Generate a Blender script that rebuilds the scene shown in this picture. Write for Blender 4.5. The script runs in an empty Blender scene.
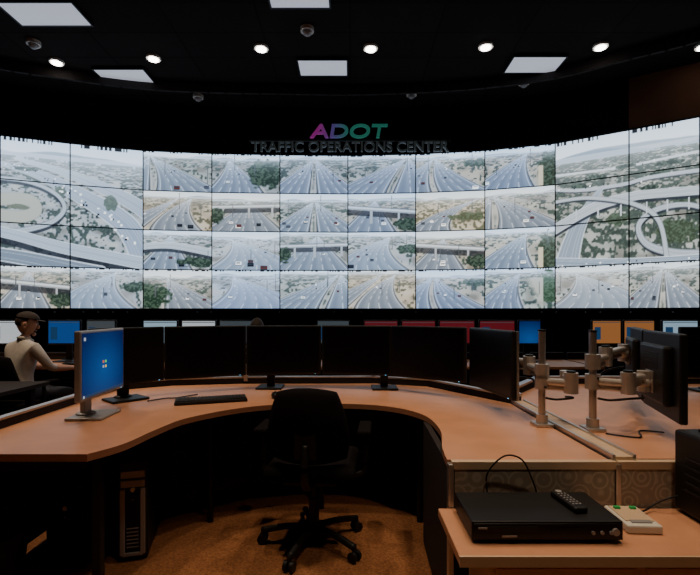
import bpy, bmesh, math, random
import numpy as np
from mathutils import Vector, Matrix
random.seed(4)
scene = bpy.context.scene
COL = scene.collection

# ------------------------------------------------------------------ materials
def mat(name, color, rough=0.6, metal=0.0, emit=None, es=0.0, noise=0.0, nscale=20.0, bump=0.0, spec=0.5):
    m = bpy.data.materials.new(name); m.use_nodes = True
    nt = m.node_tree; b = nt.nodes['Principled BSDF']
    b.inputs['Base Color'].default_value = (*color, 1)
    b.inputs['Roughness'].default_value = rough
    b.inputs['Metallic'].default_value = metal
    b.inputs['Specular IOR Level'].default_value = spec
    if emit is not None:
        b.inputs['Emission Color'].default_value = (*emit, 1)
        b.inputs['Emission Strength'].default_value = es
    if noise > 0 or bump > 0:
        tc = nt.nodes.new('ShaderNodeTexCoord')
        nz = nt.nodes.new('ShaderNodeTexNoise'); nz.inputs['Scale'].default_value = nscale
        nz.inputs['Detail'].default_value = 4
        nt.links.new(tc.outputs['Object'], nz.inputs['Vector'])
        if noise > 0:
            cr = nt.nodes.new('ShaderNodeValToRGB')
            cr.color_ramp.elements[0].position = 0.3; cr.color_ramp.elements[1].position = 0.7
            cr.color_ramp.elements[0].color = (*[c*(1-noise) for c in color], 1)
            cr.color_ramp.elements[1].color = (*[min(1, c*(1+noise)) for c in color], 1)
            nt.links.new(nz.outputs['Fac'], cr.inputs['Fac'])
            nt.links.new(cr.outputs['Color'], b.inputs['Base Color'])
        if bump > 0:
            bp = nt.nodes.new('ShaderNodeBump'); bp.inputs['Strength'].default_value = bump
            nt.links.new(nz.outputs['Fac'], bp.inputs['Height'])
            nt.links.new(bp.outputs['Normal'], b.inputs['Normal'])
    return m

M = {}
M['wood'] = mat('desk_laminate', (0.64, 0.315, 0.175), 0.42, noise=0.07, nscale=7)
M['edge'] = mat('desk_edge', (0.42, 0.20, 0.12), 0.45)
M['cream'] = mat('cream_laminate', (0.66, 0.49, 0.33), 0.5, noise=0.04)
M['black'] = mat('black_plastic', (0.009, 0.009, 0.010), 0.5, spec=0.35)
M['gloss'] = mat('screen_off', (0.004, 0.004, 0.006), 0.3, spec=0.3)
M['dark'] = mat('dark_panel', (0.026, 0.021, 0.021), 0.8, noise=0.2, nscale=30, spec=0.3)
M['silver'] = mat('silver_metal', (0.55, 0.52, 0.50), 0.35, 0.85)
M['silverp'] = mat('silver_plastic', (0.36, 0.35, 0.36), 0.45, 0.3)
M['steel'] = mat('cast_aluminium', (0.62, 0.57, 0.53), 0.42, 0.7, noise=0.1)
M['chairfab'] = mat('chair_fabric', (0.006, 0.005, 0.006), 0.95, noise=0.3, nscale=200, bump=0.2, spec=0.15)
M['white'] = mat('white_plastic', (0.72, 0.70, 0.64), 0.5)
M['green'] = mat('green_button', (0.03, 0.45, 0.12), 0.4)
M['key'] = mat('key_caps', (0.03, 0.03, 0.033), 0.5)
M['wallblk'] = mat('black_wall_paint', (0.009, 0.008, 0.008), 0.95, noise=0.2, nscale=3, spec=0.1)
M['brown'] = mat('brown_wall_paint', (0.13, 0.055, 0.026), 0.9, noise=0.15, nscale=2)
M['carpet'] = mat('carpet', (0.27, 0.115, 0.05), 0.95, noise=0.35, nscale=90, bump=0.4, spec=0.1)
M['skin'] = mat('skin', (0.60, 0.33, 0.22), 0.55)
M['shirt'] = mat('shirt_light', (0.62, 0.58, 0.54), 0.85, noise=0.08, nscale=25)
M['shirt2'] = mat('shirt_grey', (0.25, 0.22, 0.22), 0.85, noise=0.1, nscale=25)
M['jeans'] = mat('trousers', (0.03, 0.035, 0.05), 0.85, noise=0.2, nscale=40)
M['hair'] = mat('hair', (0.035, 0.02, 0.012), 0.7, noise=0.4, nscale=80)
M['cap'] = mat('cap_cloth', (0.05, 0.038, 0.034), 0.85)
M['eye'] = mat('eye_white', (0.8, 0.8, 0.78), 0.3)
M['lip'] = mat('lips', (0.42, 0.16, 0.12), 0.5)
M['lamp'] = mat('lamp_glow', (1, 1, 1), 0.4, emit=(1, 0.93, 0.85), es=14)
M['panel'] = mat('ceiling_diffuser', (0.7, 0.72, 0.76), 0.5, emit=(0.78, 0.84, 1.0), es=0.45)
M['blue'] = mat('screen_blue_plain', (0.01, 0.05, 0.2), 0.3, emit=(0.01, 0.10, 0.42), es=0.45)
M['red'] = mat('screen_red', (0.1, 0.01, 0.02), 0.3, emit=(0.30, 0.022, 0.035), es=0.32)
M['orange'] = mat('screen_orange', (0.2, 0.08, 0.02), 0.3, emit=(0.75, 0.29, 0.09), es=0.36)
M['scrwhite'] = mat('screen_white', (0.5, 0.5, 0.5), 0.3, emit=(0.6, 0.72, 0.8), es=0.6)
M['scrgrey'] = mat('screen_grey', (0.05, 0.05, 0.05), 0.3, emit=(0.2, 0.27, 0.32), es=0.2)
M['scrpale'] = mat('screen_pale_blue', (0.1, 0.1, 0.1), 0.3, emit=(0.40, 0.6, 0.75), es=0.6)
M['led'] = mat('led_cyan', (0, 0, 0), 0.3, emit=(0.2, 0.6, 1.0), es=2)
M['icon'] = mat('icon_white', (0, 0, 0), 0.3, emit=(0.8, 0.9, 1.0), es=0.5)
M['icr'] = mat('icon_red', (0, 0, 0), 0.3, emit=(0.9, 0.15, 0.03), es=0.9)
M['icg'] = mat('icon_green', (0, 0, 0), 0.3, emit=(0.2, 0.8, 0.1), es=0.9)
M['icy'] = mat('icon_yellow', (0, 0, 0), 0.3, emit=(1.0, 0.7, 0.05), es=0.9)
M['task'] = mat('taskbar', (0, 0, 0), 0.3, emit=(0.02, 0.08, 0.2), es=0.5)

def desktop_mat():
    m = bpy.data.materials.new('screen_desktop_blue'); m.use_nodes = True
    nt = m.node_tree; b = nt.nodes['Principled BSDF']
    b.inputs['Base Color'].default_value = (0.003, 0.012, 0.04, 1); b.inputs['Roughness'].default_value = 0.35
    b.inputs['Specular IOR Level'].default_value = 0.25
    tc = nt.nodes.new('ShaderNodeTexCoord')
    mp = nt.nodes.new('ShaderNodeMapping'); mp.inputs['Scale'].default_value = (3.2, 0.0, 4.0)
    mp.inputs['Location'].default_value = (0, 0, -1.1)
    g = nt.nodes.new('ShaderNodeTexGradient'); g.gradient_type = 'SPHERICAL'
    cr = nt.nodes.new('ShaderNodeValToRGB')
    cr.color_ramp.elements[0].color = (0.001, 0.02, 0.20, 1)
    cr.color_ramp.elements[1].color = (0.012, 0.20, 0.75, 1)
    nt.links.new(tc.outputs['Object'], mp.inputs['Vector']); nt.links.new(mp.outputs[0], g.inputs[0])
    nt.links.new(g.outputs['Fac'], cr.inputs['Fac']); nt.links.new(cr.outputs['Color'], b.inputs['Emission Color'])
    b.inputs['Emission Strength'].default_value = 0.36
    return m
M['desktop'] = desktop_mat()

def fabric_mat():
    m = bpy.data.materials.new('circle_pattern_fabric'); m.use_nodes = True
    nt = m.node_tree; b = nt.nodes['Principled BSDF']; b.inputs['Roughness'].default_value = 0.9
    tc = nt.nodes.new('ShaderNodeTexCoord')
    vo = nt.nodes.new('ShaderNodeTexVoronoi'); vo.inputs['Scale'].default_value = 12; vo.inputs['Randomness'].default_value = 0.55
    mu = nt.nodes.new('ShaderNodeMath'); mu.operation = 'MULTIPLY'; mu.inputs[1].default_value = 30
    si = nt.nodes.new('ShaderNodeMath'); si.operation = 'SINE'
    cr = nt.nodes.new('ShaderNodeValToRGB')
    cr.color_ramp.elements[0].color = (0.36, 0.30, 0.24, 1); cr.color_ramp.elements[1].color = (0.52, 0.45, 0.37, 1)
    nt.links.new(tc.outputs['Object'], vo.inputs['Vector']); nt.links.new(vo.outputs['Distance'], mu.inputs[0])
    nt.links.new(mu.outputs[0], si.inputs[0]); nt.links.new(si.outputs[0], cr.inputs['Fac'])
    nt.links.new(cr.outputs['Color'], b.inputs['Base Color'])
    return m
M['fabric'] = fabric_mat()

def ceiling_mat():
    m = bpy.data.materials.new('black_ceiling_tiles'); m.use_nodes = True
    nt = m.node_tree; b = nt.nodes['Principled BSDF']; b.inputs['Roughness'].default_value = 0.9
    b.inputs['Specular IOR Level'].default_value = 0.1
    tc = nt.nodes.new('ShaderNodeTexCoord')
    br = nt.nodes.new('ShaderNodeTexBrick'); br.offset = 0; br.inputs['Scale'].default_value = 1
    br.inputs['Brick Width'].default_value = 1.2; br.inputs['Row Height'].default_value = 0.6
    br.inputs['Mortar Size'].default_value = 0.012
    br.inputs['Color1'].default_value = (0.013, 0.009, 0.009, 1); br.inputs['Color2'].default_value = (0.017, 0.012, 0.012, 1)
    br.inputs['Mortar'].default_value = (0.005, 0.004, 0.004, 1)
    nt.links.new(tc.outputs['Object'], br.inputs['Vector']); nt.links.new(br.outputs['Color'], b.inputs['Base Color'])
    return m
M['ceil'] = ceiling_mat()

def vcol_mat():
    m = bpy.data.materials.new('video_image'); m.use_nodes = True
    nt = m.node_tree; b = nt.nodes['Principled BSDF']
    b.inputs['Base Color'].default_value = (0.01, 0.01, 0.012, 1); b.inputs['Roughness'].default_value = 0.5
    at = nt.nodes.new('ShaderNodeVertexColor'); at.layer_name = 'Col'
    nt.links.new(at.outputs['Color'], b.inputs['Emission Color']); b.inputs['Emission Strength'].default_value = 1.9
    return m
M['video'] = vcol_mat()

def sign_mat():
    m = bpy.data.materials.new('sign_gradient'); m.use_nodes = True
    nt = m.node_tree; b = nt.nodes['Principled BSDF']
    tc = nt.nodes.new('ShaderNodeTexCoord'); sp = nt.nodes.new('ShaderNodeSeparateXYZ')
    ad = nt.nodes.new('ShaderNodeMath'); ad.operation = 'MULTIPLY_ADD'; ad.inputs[1].default_value = 0.68; ad.inputs[2].default_value = 0.5
    cr = nt.nodes.new('ShaderNodeValToRGB')
    cr.color_ramp.elements[0].color = (0.38, 0.02, 0.28, 1)
    cr.color_ramp.elements[1].color = (0.02, 0.22, 0.16, 1)
    cr.color_ramp.elements[0].position = 0.12; cr.color_ramp.elements[1].position = 0.5
    e = cr.color_ramp.elements.new(0.29); e.color = (0.12, 0.07, 0.30, 1)
    nt.links.new(tc.outputs['Object'], sp.inputs[0]); nt.links.new(sp.outputs['X'], ad.inputs[0])
    nt.links.new(ad.outputs[0], cr.inputs['Fac']); nt.links.new(cr.outputs['Color'], b.inputs['Emission Color'])
    nt.links.new(cr.outputs['Color'], b.inputs['Base Color'])
    b.inputs['Emission Strength'].default_value = 0.36
    return m
M['sign'] = sign_mat()
M['signdim'] = mat('sign_dim_letters', (0.05, 0.06, 0.06), 0.5, 0.3, emit=(0.25, 0.3, 0.32), es=0.05)

# ------------------------------------------------------------------ builder
class B:
    def __init__(s): s.bm = bmesh.new(); s.mats = []
    def mi(s, k):
        m = M[k]
        if m not in s.mats: s.mats.append(m)
        return s.mats.index(m)
    def take(s, t, k, smooth=False, mx=None):
        if mx is not None: bmesh.ops.transform(t, matrix=mx, verts=t.verts)
        bmesh.ops.recalc_face_normals(t, faces=t.faces)
        if k is not None:
            i = s.mi(k)
            for f in t.faces: f.material_index = i
        for f in t.faces: f.smooth = smooth
        me = bpy.data.meshes.new('tmp'); t.to_mesh(me); t.free(); s.bm.from_mesh(me); bpy.data.meshes.remove(me)
    def box(s, c, d, k, rz=0, rx=0, ry=0, bev=0.0, seg=2, smooth=False):
        t = bmesh.new(); bmesh.ops.create_cube(t, size=1)
        bmesh.ops.scale(t, vec=d, verts=t.verts)
        if bev > 0: bmesh.ops.bevel(t, geom=t.edges[:], offset=bev, segments=seg, affect='EDGES', profile=0.5)
        mx = Matrix.Translation(c) @ Matrix.Rotation(rz, 4, 'Z') @ Matrix.Rotation(ry, 4, 'Y') @ Matrix.Rotation(rx, 4, 'X')
        s.take(t, k, smooth, mx)
    def cyl(s, p, q, r, k, r2=None, n=18, smooth=True):
        p = Vector(p); q = Vector(q); d = q-p
        t = bmesh.new(); bmesh.ops.create_cone(t, cap_ends=True, segments=n, radius1=r, radius2=r if r2 is None else r2, depth=d.length)
        mx = Matrix.Translation((p+q)/2) @ d.to_track_quat('Z', 'Y').to_matrix().to_4x4()
        s.take(t, k, False, mx)
    def ball(s, c, d, k, n=16, rz=0):
        t = bmesh.new(); bmesh.ops.create_uvsphere(t, u_segments=n, v_segments=max(6, n//2), radius=1)
        s.take(t, k, True, Matrix.Translation(c) @ Matrix.Rotation(rz, 4, 'Z') @ Matrix.Diagonal((*d, 1)))
    def tube(s, pts, r, k, n=8):
        pts = cat(pts, 6)
        t = bmesh.new(); rings = []
        for i, p in enumerate(pts):
            a = pts[max(0, i-1)]; b = pts[min(len(pts)-1, i+1)]
            q = (b-a).to_track_quat('Z', 'Y')
            rings.append([t.verts.new(p + q @ Vector((r*math.cos(2*math.pi*j/n), r*math.sin(2*math.pi*j/n), 0))) for j in range(n)])
        for A, C in zip(rings, rings[1:]):
            for j in range(n): t.faces.new((A[j], A[(j+1) % n], C[(j+1) % n], C[j]))
        t.faces.new(rings[0]); t.faces.new(rings[-1][::-1])
        s.take(t, k, True)
    def prism(s, pts, z0, z1, k, side=None, bev=0.0):
        t = bmesh.new()
        vs = [t.verts.new((x, y, z1)) for x, y in pts]
        f = t.faces.new(vs)
        if f.normal.z < 0: f.normal_flip()
        r = bmesh.ops.extrude_face_region(t, geom=[f])
        vv = [g for g in r['geom'] if isinstance(g, bmesh.types.BMVert)]
        bmesh.ops.translate(t, verts=vv, vec=(0, 0, z0-z1))
        bmesh.ops.recalc_face_normals(t, faces=t.faces)
        ia = s.mi(k); ib = s.mi(side or k)
        for g in t.faces: g.material_index = ia if abs(g.normal.z) > 0.5 else ib
        me = bpy.data.meshes.new('tmp'); t.to_mesh(me); t.free(); s.bm.from_mesh(me); bpy.data.meshes.remove(me)
    def wallpath(s, pts, th, z0, z1, k):
        for a, b in zip(pts, pts[1:]):
            a = Vector((a[0], a[1], 0)); b = Vector((b[0], b[1], 0)); d = b-a
            s.box(((a.x+b.x)/2, (a.y+b.y)/2, (z0+z1)/2), (d.length+th*0.6, th, z1-z0), k, rz=math.atan2(d.y, d.x))
    def done(s, name, loc=(0, 0, 0), rz=0, parent=None, scale=1):
        me = bpy.data.meshes.new(name); s.bm.to_mesh(me); s.bm.free()
        for m in s.mats: me.materials.append(m)
        o = bpy.data.objects.new(name, me); COL.objects.link(o)
        o.location = loc; o.rotation_euler = (0, 0, rz); o.scale = (scale,)*3
        if parent: o.parent = parent
        return o

def cat(pts, k=6):
    P = [Vector(p) for p in pts]
    if len(P) < 3: return P
    out = []
    for i in range(len(P)-1):
        p0 = P[max(0, i-1)]; p1 = P[i]; p2 = P[i+1]; p3 = P[min(len(P)-1, i+2)]
        for j in range(k):
            t = j/k
            out.append(0.5*((2*p1)+(p2-p0)*t+(2*p0-5*p1+4*p2-p3)*t*t+(3*p1-p0-3*p2+p3)*t**3))
    out.append(P[-1]); return out

def empty(name, loc=(0, 0, 0)):
    o = bpy.data.objects.new(name, None); COL.objects.link(o); o.location = loc; return o

# ------------------------------------------------------------------ room
def slab(name, c, d, k):
    b = B(); b.box((0, 0, 0), d, k); return b.done(name, c)
slab('floor', (0, 3.2, -0.05), (15, 12.8, 0.1), 'carpet')
slab('ceiling', (0, 3.2, 5.25), (15, 12.8, 0.1), 'ceil')
slab('wall_back', (0, 9.5, 2.6), (15, 0.2, 5.2), 'wallblk')
slab('wall_left', (-7.4, 3.2, 2.6), (0.2, 12.4, 5.2), 'wallblk')
slab('wall_right', (7.4, 3.2, 2.6), (0.2, 12.4, 5.2), 'brown')
slab('wall_front', (0, -3.1, 2.6), (15, 0.2, 5.2), 'wallblk')

# ------------------------------------------------------------------ video pictures
def vnoise(u, v, cx, cy, rng):
    g = rng.random((int(cy)+3, int(cx)+3)); x = u*cx; y = v*cy
    xi = np.clip(x.astype(int), 0, int(cx)+1); yi = np.clip(y.astype(int), 0, int(cy)+1); fx = x-xi; fy = y-yi
    fx = fx*fx*(3-2*fx); fy = fy*fy*(3-2*fy)
    return (g[yi, xi]*(1-fx)+g[yi, xi+1]*fx)*(1-fy)+(g[yi+1, xi]*(1-fx)+g[yi+1, xi+1]*fx)*fy

class Pic:
    def __init__(s, W, H, seed, tint=(1, 1, 1)):
        s.W, s.H = W, H; s.rng = np.random.default_rng(seed); s.tint = np.array(tint)
        s.u, s.v = np.meshgrid((np.arange(W)+.5)/W, (np.arange(H)+.5)/H)
        s.img = np.zeros((H, W, 3)); s.px = 1.0/H; s.f = W/104; s.vh = .8
    def fill(s, m, c): m = np.clip(m, 0, 1)[..., None]; s.img = s.img*(1-m)+np.array(c)*m
    def ss(s, d, w=None): w = w or s.px*1.2; return np.clip(d/w+.5, 0, 1)
    def ground(s, vh, col=(0.58, 0.60, 0.60), trees=0.5, hills=True, tc=(0.20, 0.26, 0.26)):
        u, v = s.u, s.v; s.vh = vh
        s.img[:] = (0.90, 0.94, 0.98)
        s.fill(np.clip((v-vh)/(1.01-vh), 0, 1)*.7, (.76, .85, .94))
        if hills:
            h = vh+0.02+0.07*vnoise(u, v*0, 5, 1, s.rng)
            s.fill(s.ss(h-v)*.8, (0.58, 0.65, 0.72))
        s.fill(s.ss(vh-v), col)
        n = vnoise(u, v, 6*s.f, 7*s.f, s.rng)
        s.fill((v < vh)*np.clip((n-.5)*1.6, 0, .6), (0.40, 0.38, 0.35))
        s.fill((v < vh)*np.clip((.4-n)*1.6, 0, .5), (0.76, 0.74, 0.70))
        t = np.clip((vh-v)/vh, 0, 1); pv = np.log(.06+t)
        pv = (pv-pv.min())/(np.ptp(pv)+1e-6)
        n2 = vnoise(u, pv, 13*s.f, 16*s.f, s.rng)*.5+vnoise(u, pv, 34*s.f, 34*s.f, s.rng)*.5
        m = (v < vh+.015)*s.ss(n2-(1-trees*.85)+0.15*np.exp(-t*8), .10)
        s.fill(m*.85, tc)
        n3 = vnoise(u, pv, 50*s.f, 50*s.f, s.rng)
        s.fill(m*(n3 > .55)*.4, (.36, .42, .37))
    def road(s, vx, vh, xl, xr, n=4, c=0.0, col=(0.46, 0.51, 0.58), w0=0.01, cars=6, dash=True):
        u, v = s.u, s.v
        t = np.clip((vh-v)/vh, 0, 1)
        base = vx + c*t*(1-t)*2
        l = base+(xl-vx)*t - w0*(1-t); r = base+(xr-vx)*t + w0*(1-t)
        for side, sg in ((l, -1), (r, 1)):
            s.fill((v < vh)*np.clip(1.4-np.abs(u-side-sg*.03*t)/(.006+.028*t), 0, 1)*.8, (.70, .70, .69))
            s.fill((v < vh)*np.clip(1.2-np.abs(u-side-sg*.008*t)/(.004+.012*t), 0, 1)*.85, (.16, .17, .20))
        m = (v < vh)*s.ss(u-l, .015)*s.ss(r-u, .015)
        s.fill(m, col); s.fill(m*np.exp(-t*4)*.7, (.72, .78, .85)); s.fill(m*t*.35, (.34, .39, .47))
        w = np.maximum(r-l, 1e-4); q = (u-l)/w
        s.fill(m*(.5+.5*np.cos(q*n*2*math.pi/.92))*.18, (.74, .79, .86))
        lw = .005+.007*t
        for k in range(n+1):
            pos = .04+.92*k/n
            dd = np.clip(1-np.abs(q-pos)*w/lw, 0, 1)
            if 0 < k < n and dash: dd = dd*(np.sin(22/(t+.16)) > -.1)
            s.fill(m*dd*.65, (.90, .93, .97))
        for _ in range(cars):
            tt = s.rng.uniform(.04, .95)**1.6; k = s.rng.integers(0, n)
            qq = .04+.92*(k+.5)/n
            L = vx+c*tt*(1-tt)*2+(xl-vx)*tt-w0*(1-tt); R = vx+c*tt*(1-tt)*2+(xr-vx)*tt+w0*(1-tt)
            cx = L+qq*(R-L); cy = vh-vh*tt; sz = .007+.26*tt*(R-L)/n*.9
            sz = min(sz, .05)
            cc = [(.12, .13, .17), (.97, .98, 1), (.30, .32, .38), (.95, .96, 1), (.40, .2, .18)][s.rng.integers(0, 5)]
            s.fill((np.abs(u-cx) < sz)*(np.abs(v-cy+sz*.6) < sz*.5)*.8, (.18, .2, .24))
            s.fill((np.abs(u-cx) < sz)*(np.abs(v-cy-sz*.2) < sz*.9), cc)
            s.fill((np.abs(u-cx) < sz*.75)*(np.abs(v-cy-sz*.45) < sz*.3), (.2, .24, .3))
    def bridge(s, a, b, th, col=(.76, .79, .82), piers=3):
        u, v = s.u, s.v; y = a+b*u
        s.fill((v > y-th*1.5)*(v < y)*s.ss(v-(y-th*1.4))*0.75, (.16, .17, .20))
        for k in range(piers):
            px = (k+.6)/piers+s.rng.uniform(-.05, .05)
            s.fill((np.abs(u-px) < .016)*(v < y)*(v > y-th*3.0), (.62, .64, .67))
        s.fill(s.ss(v-y)*s.ss(y+th-v), col)
        s.fill(s.ss(y+th*.3-v)*s.ss(v-y)*.7, (.45, .48, .53))
        s.fill(s.ss(v-y-th*.78)*s.ss(y+th-v), (.30, .33, .38))
    def stroke(s, pts, w0, w1, col, lanes=2, edge=(.86, .88, .91), asp=16/9, shadow=True, sh=.9):
        P = cat([(p[0]*asp, p[1], 0) for p in pts], 8)
        u = s.u*asp; v = s.v; N = len(P)-1
        def field(dx, dy):
            best = np.full(u.shape, 9.); wid = np.full(u.shape, w0)
            for i in range(N):
                ax, ay = P[i].x+dx, P[i].y+dy; bx, by = P[i+1].x+dx, P[i+1].y+dy
                L = (bx-ax)**2+(by-ay)**2+1e-9; t = np.clip(((u-ax)*(bx-ax)+(v-ay)*(by-ay))/L, 0, 1)
                d = np.hypot(u-ax-t*(bx-ax), v-ay-t*(by-ay)); w = w0+(w1-w0)*(i+t)/N
                k = d-w < best-wid; best = np.where(k, d, best); wid = np.where(k, w, wid)
            return best, wid
        if shadow:
            d, w = field(0, -w1*sh); s.fill(s.ss(w-d)*.85, (.17, .19, .23))
        d, w = field(0, 0)
        s.fill(s.ss(w-d), edge); s.fill(s.ss(w*.88-d), col)
        for k in range(1, lanes):
            s.fill(np.clip(1-np.abs(d-w*.86*k/lanes)/(s.px*.8), 0, 1)*.35, (.88, .91, .94))
    def mass(s, cx, cy, rx, ry, col=(.15, .22, .19)):
        d = 1-((s.u-cx)/rx)**2-((s.v-cy)/ry)**2+(vnoise(s.u, s.v, 22*s.f, 16*s.f, s.rng)-.5)*1.2
        s.fill(s.ss(d, .3)*.92, col)
        n = vnoise(s.u, s.v, 40*s.f, 30*s.f, s.rng)
        s.fill(s.ss(d, .3)*(n > .55)*.45, (.40, .48, .40))
    def poles(s, n=3, vh=.8):
        for _ in range(n):
            x = s.rng.uniform(.05, .95); b = s.rng.uniform(.2, .6); h = s.rng.uniform(.25, .45)
            s.fill((np.abs(s.u-x) < .005)*(s.v > b)*(s.v < b+h), (.30, .32, .35))
    def haze(s, k=.5):
        t = np.clip((s.vh-s.v)/s.vh, 0, 1)
        s.fill((s.v < s.vh+.05)*np.exp(-t*5)*k, (.84, .88, .93))
    def stamp(s, h=2.2):
        u, v = s.u, s.v
        n = np.repeat(s.rng.random(s.W//2+1), 2)[:s.W]
        row = ((n > .5)*(np.sin(u[0]*17) > -.4))[None, :]
        s.fill((v > 1-h*s.px)*row*.85, (.06, .07, .10))
    def out(s):
        im = np.clip(s.img*s.tint, 0, 1)
        lum = im.mean(axis=2, keepdims=True); im = lum+(im-lum)*.78
        im = np.clip((im-.5)*1.06+.49, 0, 1)
        lin = np.where(im <= .04045, im/12.92, ((im+.055)/1.055)**2.4)
        return lin**1.08

KINDS = ['diagR', 'mass', 'fwd', 'diagL', 'diagR2', 'mass2',
         'desert', 'bridge', 'fwd', 'bridge2', 'desert2', 'diagR',
         'bridge3', 'wide', 'bridge', 'wide2', 'bridge2', 'mass2',
         'tree', 'wide', 'diagL', 'desert', 'diagR2', 'tree2']
TAN = (.70, .66, .59)
def picture(i, kind=None, vh=None):
    rng = random.Random(i*7+3)
    tint = rng.choice([(.92, .98, 1.05), (.95, 1.0, 1.04), (1.0, .99, .96), (.90, .97, 1.06)])
    p = Pic(104, 60, i, tint); kind = kind or KINDS[i % 24]
    vh = vh or rng.uniform(.76, .90)
    if kind == 'diagR':
        p.ground(vh, trees=.45); p.road(.12, vh, .20, 1.15, 5, c=.1); p.road(.08, vh, -.60, .08, 3, cars=4)
    elif kind == 'diagR2':
        p.ground(vh, TAN, trees=.4); p.road(.30, vh, .35, 1.05, 4, c=-.1); p.road(.24, vh, -.5, .22, 4, c=-.1, cars=4); p.mass(.9, vh-.12, .25, .10)
    elif kind == 'diagL':
        p.ground(vh, trees=.5); p.road(.85, vh, -.30, .55, 5, c=-.05); p.road(.9, vh, .68, 1.4, 3, cars=5)
    elif kind == 'fwd':
        p.ground(vh, trees=.55); p.road(.48, vh, -.20, .42, 4); p.road(.53, vh, .56, 1.2, 4)
    elif kind == 'wide':
        p.ground(vh, (.66, .69, .72), trees=.35); p.road(.3, vh, -.1, 1.4, 6, c=.25, col=(.56, .62, .70), cars=8)
    elif kind == 'wide2':
        p.ground(vh, (.62, .64, .66), trees=.4); p.road(.62, vh, -.3, .9, 6, c=-.25, col=(.52, .58, .66), cars=8); p.mass(.9, .55, .2, .12)
    elif kind == 'desert':
        p.ground(vh, TAN, trees=.5, tc=(.33, .33, .27)); p.road(.7, vh, .1, .85, 4, c=-.2, cars=5); p.road(.5, vh, -.6, -.05, 3, cars=3)
    elif kind == 'desert2':
        p.ground(vh, (.74, .69, .60), trees=.55, tc=(.36, .36, .28)); p.road(.9, vh, -.1, .5, 4, c=-.3, cars=5); p.mass(.75, .35, .25, .10, (.30, .33, .24))
    elif kind == 'mass':
        p.ground(vh, trees=.5); p.road(.25, vh, -.1, .75, 5, c=.1); p.mass(.82, .5, .26, .38)
    elif kind == 'mass2':
        p.ground(vh, TAN, trees=.5); p.road(.6, vh, -.2, .7, 5, c=-.1); p.mass(.92, .35, .14, .5, (.20, .24, .18)); p.fill((abs(p.u-.80) < .035)*(p.v < .5), (.80, .72, .58))
    elif kind == 'tree':
        p.ground(vh, trees=.5); p.road(.35, vh, .32, 1.25, 5); p.mass(.08, .30, .30, .34, (.12, .22, .17))
    elif kind == 'tree2':
        p.ground(vh, (.66, .67, .62), trees=.5); p.road(.5, vh, -.2, .55, 5, c=-.1); p.mass(.92, .5, .16, .4, (.20, .30, .20)); p.fill(np.clip((p.u-.62-.3*(.5-p.v))*8, 0, 1)*(p.u < .84)*(p.v < vh-.1), (.70, .68, .60))
    elif kind == 'bridge':
        p.ground(vh, trees=.5); p.road(.55, vh, -.15, 1.05, 6); p.bridge(.58, .06, .09); p.mass(.06, .4, .12, .2)
    elif kind == 'bridge3':
        p.ground(vh, (.62, .63, .64), trees=.5); p.road(.4, vh, -.1, .7, 4); p.stroke([(-.1, .55), (.4, .62), (1.1, .42)], .07, .10, (.62, .66, .70)); p.mass(.8, .2, .3, .12)
    else:
        p.ground(vh, (.66, .63, .58), trees=.5); p.road(.4, vh, -.1, .7, 4); p.bridge(.60, -.14, .11, piers=2); p.mass(.9, .2, .2, .16)
    p.poles(2); p.haze()
    if i//6 % 4 in (0, 3): p.stamp()
    return p.out()

def big_left():
    p = Pic(300, 174, 901, (.94, .99, 1.04)); p.ground(.84, (.62, .65, .67), trees=.52)
    # broad carriageways sweeping from the upper left down to the lower right
    p.stroke([(.40, .835), (.66, .75), (.92, .58), (1.12, .36)], .010, .085, (.56, .61, .68), 4, edge=(.75, .78, .81), shadow=False)
    p.stroke([(.28, .80), (.52, .72), (.74, .56), (.92, .36), (1.02, .05)], .010, .13, (.54, .60, .68), 4, edge=(.75, .78, .81), shadow=False)
    p.mass(.45, .76, .06, .018); p.mass(.62, .60, .03, .05, (.3, .36, .33)); p.mass(.85, .54, .03, .06, (.3, .36, .33))
    p.stroke([(.28, .50), (.46, .52), (.50, .44), (.42, .38), (.28, .40)], .05, .05, (.66, .66, .61), 1, edge=(.60, .61, .57), shadow=False)
    p.mass(.42, .46, .05, .02, (.4, .42, .36))
    p.stroke([(.1, .66), (.42, .67), (.58, .60), (.64, .48), (.58, .36), (.44, .28), (.30, .25)], .012, .026, (.62, .66, .70), 2, edge=(.34, .36, .40))
    p.stroke([(-.1, .33), (.33, .26), (.62, .16), (1.1, .02)], .035, .055, (.60, .65, .71), 3, edge=(.84, .87, .9))
    p.stroke([(-.1, .14), (.4, .07), (.8, -.05)], .04, .07, (.45, .50, .56), 2)
    for k in range(60):
        t = p.rng.uniform(.05, 1); x = .30+.68*t+p.rng.uniform(-.05, .05); y = .80-.62*t**1.8
        p.fill((np.abs(p.u-x) < .002+.004*t)*(np.abs(p.v-y) < .003+.007*t), [(.98, .98, 1), (.15, .17, .22)][k % 2])
    p.haze(.6); p.stamp(5); return p.out()
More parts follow.
